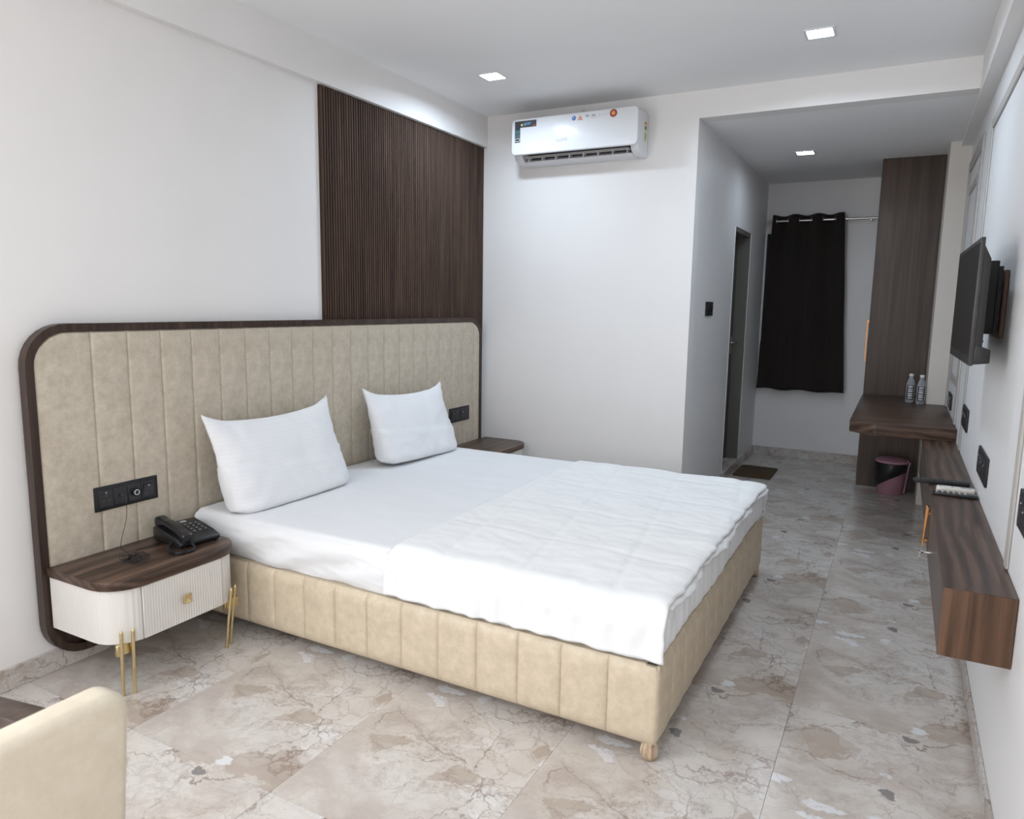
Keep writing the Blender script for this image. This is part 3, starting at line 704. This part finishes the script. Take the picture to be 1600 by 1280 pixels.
lv = MB(); lv.tube([(AX0+0.065, -0.140, 2.4235), (AX1-0.065, -0.140, 2.4235)], 0.004, 8).tube([(AX0+0.065, -0.125, 2.402), (AX1-0.065, -0.125, 2.402)], 0.004, 8)
sw = lv.build('swing_frame', greyp, ac, True)
for k in range(8):
    x = AX0+0.09+k*0.1005
    box('louvre', (x-0.002, x+0.002, -0.145, -0.10, 2.400, 2.428), whiteb, sw)
box('flap', (AX0+0.07, AX1-0.07, -0.168, -0.150, 2.425, 2.430), greyp, ac, 0.001, 1)
FY = -0.2225
def on_panel(x, z, rz=0): return Matrix.Translation((x, FY-0.0004, z)) @ Matrix.Rotation(R(90), 4, 'X') @ Matrix.Rotation(R(rz), 4, 'Z')
blue = c_('print_blue', (0.05, 0.12, 0.42)); red = c_('print_red', (0.55, 0.07, 0.04)); orange = c_('print_orange', (0.70, 0.22, 0.05)); navy = c_('print_navy', (0.02, 0.03, 0.15))
teal = c_('print_teal', (0.08, 0.17, 0.19)); dkst = c_('sticker_dark', (0.055, 0.06, 0.06)); maroon = c_('print_maroon', (0.28, 0.035, 0.03)); gld = c_('print_gold', (0.70, 0.42, 0.12)); yel = c_('print_yellow', (0.75, 0.66, 0.25)); ylab = c_('energy_label', (0.70, 0.72, 0.45)); grn = c_('print_green', (0.20, 0.42, 0.12)); cyan = c_('print_cyan', (0.15, 0.42, 0.75))
st = MB().prism([(0.385, 2.648), (0.545, 2.648), (0.545, 2.606), (0.425, 2.606), (0.425, 2.512), (0.385, 2.512)], 1, FY-0.0006, FY+0.0005).build('feature_sticker', dkst, ac)
FS = FY-0.0012
for nm, a, mt_ in (('print_block', (0.388, 0.422, 2.570, 2.590), teal), ('print_block', (0.388, 0.422, 2.546, 2.564), teal), ('print_block', (0.388, 0.422, 2.518, 2.540), ltgrey), ('print_block', (0.392, 0.418, 2.524, 2.534), dkst),
                   ('print_block', (0.410, 0.424, 2.598, 2.622), navy), ('print_block', (0.430, 0.445, 2.616, 2.630), yel), ('print_block', (0.455, 0.466, 2.618, 2.634), cyan), ('print_block', (0.472, 0.500, 2.622, 2.628), cyan), ('print_block', (0.470, 0.508, 2.632, 2.636), cyan), ('print_block', (0.520, 0.538, 2.612, 2.617), red)):
    box(nm, (a[0], a[1], FS, FY, a[2], a[3]), mt_, st)
def disc(name, x, z, r, mat, parent, dy=0.0): return MB().lathe([(r, 0), (r, 0.0006)], (0, 0, 0), 24).xf(lambda p: (x+p.x, FY-0.0004-dy-p.z, z+p.y)).build(name, mat, parent)
g = disc('globe_logo', 0.815, 2.640-0.012, 0.0145, blue, ac); disc('globe_shine', 0.811, 2.633, 0.006, cyan, g, 0.0008)
rl = disc('round_seal', 1.085, 2.632, 0.024, maroon, ac); disc('seal_ring', 1.085, 2.632, 0.018, red, rl, 0.0007); disc('seal_centre', 1.085, 2.632, 0.011, gld, rl, 0.0014)
MB().prism([(0.845, 2.622), (0.872, 2.622), (0.8585, 2.642)], 1, FY-0.0006, FY).build('triangle_logo', orange, ac)
box('triangle_caption', (0.842, 0.876, FY-0.0006, FY, 2.614, 2.619), red, ac)
txt('letter_mark', 'M', 0.026, dkst, ac, on_panel(0.908, 2.631)); 
txt('letter_mark', 'AA', 0.019, dkst, ac, on_panel(0.951, 2.633)); box('caption_line', (0.936, 0.966, FY-0.0006, FY, 2.620, 2.623), ltgrey, ac)
txt('letter_mark', 'S', 0.020, ltgrey, ac, on_panel(0.992, 2.631)); box('caption_line', (1.005, 1.05, FY-0.0006, FY, 2.630, 2.632), ltgrey, ac)
txt('brand_lettering', 'LLOYD', 0.024, greyp, ac, on_panel(0.735, 2.502))
SXE = AX1+0.0006
el = box('energy_label', (SXE-0.001, SXE+0.0004, -0.085, -0.035, 2.475, 2.60), ylab, ac)
box('label_print', (SXE, SXE+0.0009, -0.075, -0.045, 2.582, 2.596), red, el); box('label_print', (SXE, SXE+0.0009, -0.075, -0.045, 2.55, 2.572), dkst, el); box('label_print', (SXE, SXE+0.0009, -0.07, -0.05, 2.49, 2.53), grn, el)
MB().tube([(0.78, -0.006, 2.655), (0.78, -0.006, 2.735)], 0.005, 8).tube([(0.795, -0.006, 2.655), (0.795, -0.006, 2.735)], 0.003, 8).build('pipe', whiteb, ac, True)

# ------------------------------------------------------------------ curtain and rod
YC = D2-0.085; ZR = 2.243
rd = thing('curtain_rod', 'thin steel curtain rod across the far wall of the niche', 'curtain rod', (2.03, YC, ZR))
MB().tube([(NX+0.004, YC, ZR), (2.53, YC, ZR)], 0.011, 12).build('rod', chrome, rd, True)
for x in (1.60, 2.47): MB().tube([(x, YC, ZR-0.014), (x, D2-0.001, ZR-0.014)], 0.006, 8).build('bracket', chrome, rd, True)
ct = thing('curtain', 'dark brown eyelet curtain hanging over the niche window', 'curtain', (1.99, YC, 0.67))
def cfn(u, v):
    zt_, zb_ = 2.295+0.006*math.cos(u*2*math.pi*3.1), 0.668+0.006*math.sin(u*15)
    z = zb_+(zt_-zb_)*v
    xl = 1.648-0.036*(1-v)+(-0.03*(1-v) if v < 0.3 else -0.009); xr = 2.255+0.105*(1-v)
    ph_ = u*2*math.pi*3.08+0.42
    amp = 0.030*(0.35+0.65*v)
    y = YC-0.002 - amp*math.cos(ph_)*(1.0) + 0.008*nz(u*3, z*1.2, 0, 1.5)
    return (xl+(xr-xl)*u + 0.006*nz(z, u, 2, 2), y, z)
cl = MB().grid(cfn, 110, 50).build('cloth', curt, ct, True)
so = cl.modifiers.new('thickness', 'SOLIDIFY'); so.thickness = 0.003
for k in range(6):
    ph_ = math.pi/2+math.pi*k; u = (ph_-0.42)/(2*math.pi*3.08)
    if not 0 < u < 1: continue
    x, y, z = cfn(u, (ZR-0.668)/(2.295-0.668))
    MB().tube([(x+0.012*math.cos(a)*0.25, YC+0.024*math.cos(a), ZR+0.024*math.sin(a)) for a in [2*math.pi*q/20 for q in range(20)]], 0.004, 6, closed=True).build('eyelet', chrome, ct, True)

# ------------------------------------------------------------------ wardrobe, desk, console
WY0 = 1.80
wd = thing('wardrobe', 'tall dark laminate wardrobe standing at the end of the desk', 'wardrobe', (2.82, 2.24, 0))
box('side_panel', (2.555, 2.985, WY0, WY0+0.02, 0.001, HZ-0.002), ward, wd, 0.001, 1)
box('carcass', (2.575, W-0.002, WY0+0.02, D2-0.002, 0.001, HZ-0.002), ward, wd)
for z0_, z1_ in ((0.05, 2.165), (2.175, HZ-0.008)):
    for ya, yb in ((WY0+0.003, 2.235), (2.241, D2-0.006)):
        dr = box('door', (2.553, 2.575, ya, yb, z0_, z1_), ward, wd, 0.0015, 1)
        if z0_ < 1:
            hy = WY0+0.05 if ya < 2 else 2.62
            MB().box(2.535, 2.545, hy-0.008, hy+0.008, 1.02, 1.36).box(2.543, 2.555, hy-0.006, hy+0.006, 1.03, 1.05).box(2.543, 2.555, hy-0.006, hy+0.006, 1.33, 1.35).build('handle', copper, dr, None, 0.002, 1)
DZ, DT, DYF = 0.760, 0.072, 0.085
dk = thing('desk', 'dark wooden wall-mounted desk carrying two water bottles', 'desk', (2.84, 0.9, 0.69))
dpts = [(W-0.002, DYF+0.03), (2.70, DYF-0.005)]
for k in range(8): a = k/7; dpts.append((2.70-0.10*a-0.05*a*a, DYF-0.005+0.012*a+0.10*a*a))
dpts += [(2.550, WY0-0.03), (2.56, WY0-0.001), (2.984, WY0-0.001), (2.984, 1.359), (W-0.002, 1.359)]
MB().prism(dpts[::-1], 2, DZ-DT, DZ).build('desk_top', wal_x, dk, True, 0.003, 2)
box('wall_cleat', (W-0.05, W-0.002, DYF+0.12, 1.34, DZ-DT-0.05, DZ-DT), wal_y, dk)
CZ1, CZ0, CXF, CY0, CY1 = 0.690, 0.492, 2.944, -2.475, DYF+0.03
cs = thing('tv_console', 'long narrow wooden wall console carrying the remote controls', 'console', (3.03, -1.2, CZ0))
box('carcass', (CXF+0.016, W-0.002, CY0+0.016, CY1, CZ0, CZ1-0.014), wal_y, cs)
box('top_board', (CXF, W-0.002, CY0+0.001, CY1, CZ1-0.015, CZ1-0.003), wal_y, cs, 0.001, 1)
box('end_panel', (CXF, W-0.002, CY0, CY0+0.016, CZ0, CZ1-0.0035), wal_z, cs, 0.001, 1)
cy = [CY0+0.016, -1.565, -0.66, CY1]
for i in range(3):
    dr = box('drawer_front', (CXF+0.0005, CXF+0.017, cy[i]+0.003, cy[i+1]-0.003, CZ0+0.002, CZ1-0.017), ward, cs, 0.001, 1)
    if i == 1:
        MB().prism([(CXF-0.020, CZ0+0.015), (CXF-0.012, CZ0+0.012), (CXF-0.003, CZ1-0.025), (CXF-0.014, CZ1-0.022)], 1, -1.475, -1.435).box(CXF-0.014, CXF+0.002, -1.462, -1.448, CZ1-0.06, CZ1-0.045).box(CXF-0.016, CXF+0.002, -1.462, -1.448, CZ0+0.03, CZ0+0.042).build('handle', copper, dr, None, 0.002, 1)
ky_ = -1.70; kz_ = 0.548
key = MB().tube([(CXF-0.006, ky_, kz_), (CXF+0.004, ky_, kz_)], 0.006, 10).tube([(CXF-0.022, ky_, kz_), (CXF-0.004, ky_, kz_)], 0.0025, 8)
key.tube([(CXF-0.030+0.010*math.cos(a), ky_+0.009*math.sin(a), kz_) for a in [2*math.pi*q/14 for q in range(14)]], 0.0022, 6, closed=True)
key.tube([(CXF-0.030, ky_+0.010*math.cos(a), kz_-0.018+0.014*math.sin(a)) for a in [2*math.pi*q/14 for q in range(14)]], 0.0016, 6, closed=True)
tag(key.build('drawer_key', chrome, None, True), 'small silver key in the lock of the wall console', 'key')

# ------------------------------------------------------------------ things on console and desk
def remote(label, c, ang, L, wd_, th, body, keys, kmat, rows, cols, tilt=0):
    t = thing('remote_control', label, 'remote control', c, 'remote controls on the console')
    Mx = Matrix.Translation(c) @ Matrix.Rotation(R(ang), 4, 'Z') @ Matrix.Rotation(R(tilt), 4, 'Y')
    MB().prism([(p[0], p[1]) for p in rrect(-L/2, L/2, -wd_/2, wd_/2, min(0.016, wd_*0.4), 5)], 2, 0.0, th).xf(lambda p: Mx @ p).build('casing', body, t, True, 0.004, 2)
    for i in range(rows):
        for j in range(cols):
            x = -L*0.40+i*L*0.62/max(1, rows-1); y = (j-(cols-1)/2)*wd_*0.27
            MB().box(x-0.004, x+0.004, y-0.0035, y+0.0035, th-0.001, th+0.002).xf(lambda p: Mx @ p).build('button', kmat, t, None, 0.001, 1)
    return t, Mx
CT = CZ1-0.003
remote('long black remote control reaching past the console edge', (2.992, -1.10, CT), 4, 0.215, 0.045, 0.017, blackm, 6, dkgrey, 9, 3)
t, Mx = remote('ivory air conditioner remote control between the two black ones', (3.038, -1.235, CT), 1, 0.138, 0.046, 0.020, ivory, 3, greyp, 3, 2)
MB().box(0.018, 0.058, -0.016, 0.016, 0.0195, 0.0205).xf(lambda p: Mx @ p).build('display', greyp, t)
remote('thick black remote control nearest the viewer, in front of the ivory one', (3.032, -1.315, CT), -1, 0.160, 0.048, 0.014, blackg, 5, greyp, 6, 3)
def bottle(x, y, label):
    t = thing('water_bottle', label, 'bottle', (x, y, DZ), 'water bottles on the desk'); r = 0.029
    MB().lathe([(0.024, DZ), (r, DZ+0.006), (r, DZ+0.045), (r-0.002, DZ+0.05), (r, DZ+0.055), (r, DZ+0.125), (r-0.003, DZ+0.145), (0.016, DZ+0.175), (0.0125, DZ+0.185), (0.0125, DZ+0.195)], (x, y, 0), 24).build('bottle_body', botm, t, True)
    MB().lathe([(0.0145, DZ+0.193), (0.015, DZ+0.195), (0.015, DZ+0.210), (0.013, DZ+0.212)], (x, y, 0), 20).build('cap', capm, t, True)
    lab = MB()
    def lf(u, v):
        a = R(-140+100*u); return (x+(r+0.0006)*math.cos(a), y+(r+0.0006)*math.sin(a), DZ+0.022+0.108*v)
    lb = lab.grid(lf, 10, 1).build('label_band', dkst, t, True)
    for k in range(6):
        z0_ = DZ+0.030+k*0.0165
        MB().grid(lambda u, v: (x+(r+0.0012)*math.cos(R(-118+60*u)), y+(r+0.0012)*math.sin(R(-118+60*u)), z0_+(0.009+0.003*(k % 2))*v), 5, 1).build('label_print', ltgrey, lb, True)
bottle(2.880, 1.40, 'left of the two small clear water bottles on the desk')
bottle(2.948, 1.42-0.09, 'right water bottle, next to the cream pillar')

# waste bin
bn = thing('waste_bin', 'mauve pedal bin with black liner under the desk', 'bin', (2.80, 1.64, 0)); bxc, byc = 2.805, 1.645
MB().lathe([(0.088, 0.0), (0.094, 0.006), (0.108, 0.24), (0.112, 0.245), (0.106, 0.245), (0.092, 0.012)], (bxc, byc, 0), 32).build('bucket', pinkp, bn, True)
def liner(u, v):
    a = u*2*math.pi; low = 0.11+0.075*math.cos(a-R(-20))
    z = 0.250-(0.250-low)*v; r = 0.100+0.008*z/0.24+0.010+0.006*math.sin(v*math.pi)+0.004*noise.noise(Vector((math.cos(a)*4, math.sin(a)*4, z*30)))
    return (bxc+r*math.cos(a), byc+r*math.sin(a), z)
ln = MB().grid(liner, 48, 10).build('liner', bagm, bn, True)
MB().lathe([(0.116, 0.252), (0.118, 0.258), (0.116, 0.268), (0.100, 0.278), (0.060, 0.284), (0.02, 0.285)], (bxc, byc, 0), 32).build('lid', pinkp, bn, True)
MB().tube([(bxc+0.10, byc-0.05, 0.02), (bxc+0.108, byc-0.052, 0.12), (bxc+0.118, byc-0.056, 0.235), (bxc+0.125, byc-0.05, 0.262), (bxc+0.105, byc-0.01, 0.275)], 0.006, 8).build('handle', pinkp, bn, True)
# door mat
def matf(u, v): return (1.592+0.315*u+0.004*nz(u, v, 0, 3), 1.60+0.45*v+0.02*u, 0.009+0.002*nz(u, v, 0, 9))
mo = tag(MB().prism(rrect(1.595, 1.91, 1.58, 2.05, 0.03, 5), 2, 0.0005, 0.011).build('door_mat', matm, None, True, 0.003, 2), 'small dark brown mat on the floor in front of the door', 'mat')

# ------------------------------------------------------------------ television
TX0, TX1 = Vector((2.996, -1.775, 0)), Vector((2.982, -0.965, 0))
tdir = (TX1-TX0); tl = tdir.length; tdir.normalize(); tn = Vector((-tdir.y, tdir.x, 0))   # screen normal towards the room
if tn.x > 0: tn = -tn
TM = Matrix(((tdir.x, tn.x, 0, TX0.x), (tdir.y, tn.y, 0, TX0.y), (0, 0, 1, 1.248), (0, 0, 0, 1)))
tv = thing('television', 'black flat television on a wall bracket above the console', 'television', (3.0, -1.37, 1.248))
def tm(mb): return mb.xf(lambda p: TM @ p)
hh_ = 0.432
tm(MB().box(0, tl, -0.014, 0.0, 0, hh_)).build('bezel', tvrim, tv, None, 0.003, 2)
tm(MB().box(0.016, tl-0.016, -0.001, 0.0012, 0.034, hh_-0.016)).build('screen', tvscr, tv)
tm(MB().prism([(-0.012, 0.020), (-0.036, 0.055), (-0.036, 0.36), (-0.012, 0.41)], 0, 0.004, tl-0.004)).build('rear_cover', tvcase, tv, True, 0.003, 2)
tm(MB().prism([(-0.012, 0.004), (-0.062, 0.010), (-0.062, 0.056), (-0.012, 0.072)], 0, 0.003, tl-0.003)).build('speaker_bar', tvcase, tv, True, 0.003, 2)
tm(MB().box(0.006, tl-0.006, -0.038, -0.034, 0.080, 0.088)).build('vent_strip', tvrim, tv)
br = thing('tv_bracket', 'black steel wall bracket with wooden board behind the television', 'bracket', (W, -1.37, 1.4))
box('wall_board', (W-0.016, W-0.001, -1.50, -1.20, 1.335, 1.585), wal_z, br, 0.002, 1)
for yb in (-1.445, -1.275):
    box('rail', (W-0.03, W-0.016, yb-0.01, yb+0.01, 1.36, 1.60), blackm, br)
    box('hook_arm', (W-0.078, W-0.03, yb-0.015, yb+0.015, 1.35, 1.62), blackm, br, 0.003, 1)

# ------------------------------------------------------------------ armchair in the foreground
ch = thing('armchair', 'cream upholstered armchair in the near left corner, seen from behind', 'chair', (1.40, -4.32, 0))
def backf(mb): return mb
m = MB().prism(rrect(-4.66, -3.985, 0.36, 0.785, 0.045, 6), 0, 1.625, 1.690)
m.xf(lambda p: (p.x+0.05*((p.z-0.36)/0.42)-0.05, p.y, p.z)).build('backrest', chair_l, ch, True, 0.018, 4)
MB().prism(rrect(-4.62, -4.02, 0.34, 0.46, 0.03, 5), 0, 1.06, 1.63).build('seat', chair_l, ch, True, 0.02, 4)
for ya in (-4.015, -4.63):
    pts = []
    for k in range(15):
        s = k/14; x = 1.60-0.56*s; z = 0.640+0.045*math.cos(s*math.pi*1.0)*0.6 - 0.10*max(0, s-0.75)**1.2
        if s < 0.25: z += 0.02*(0.25-s)
        pts.append((x, z))
    poly = [(x, z+0.014) for x, z in pts] + [(x, z-0.016) for x, z in pts[::-1]]
    ar = MB().prism(poly, 1, ya-0.028, ya+0.028)  .build('armrest', frame_w, ch, True, 0.006, 2)
    for xa in (1.10, 1.58):
        MB().tube([(xa, ya, 0.0), (xa+(0.01 if xa < 1.3 else -0.01), ya, 0.33), (xa, ya, 0.60)], [0.014, 0.019, 0.017], 10).build('leg', wal_z, ch, True)
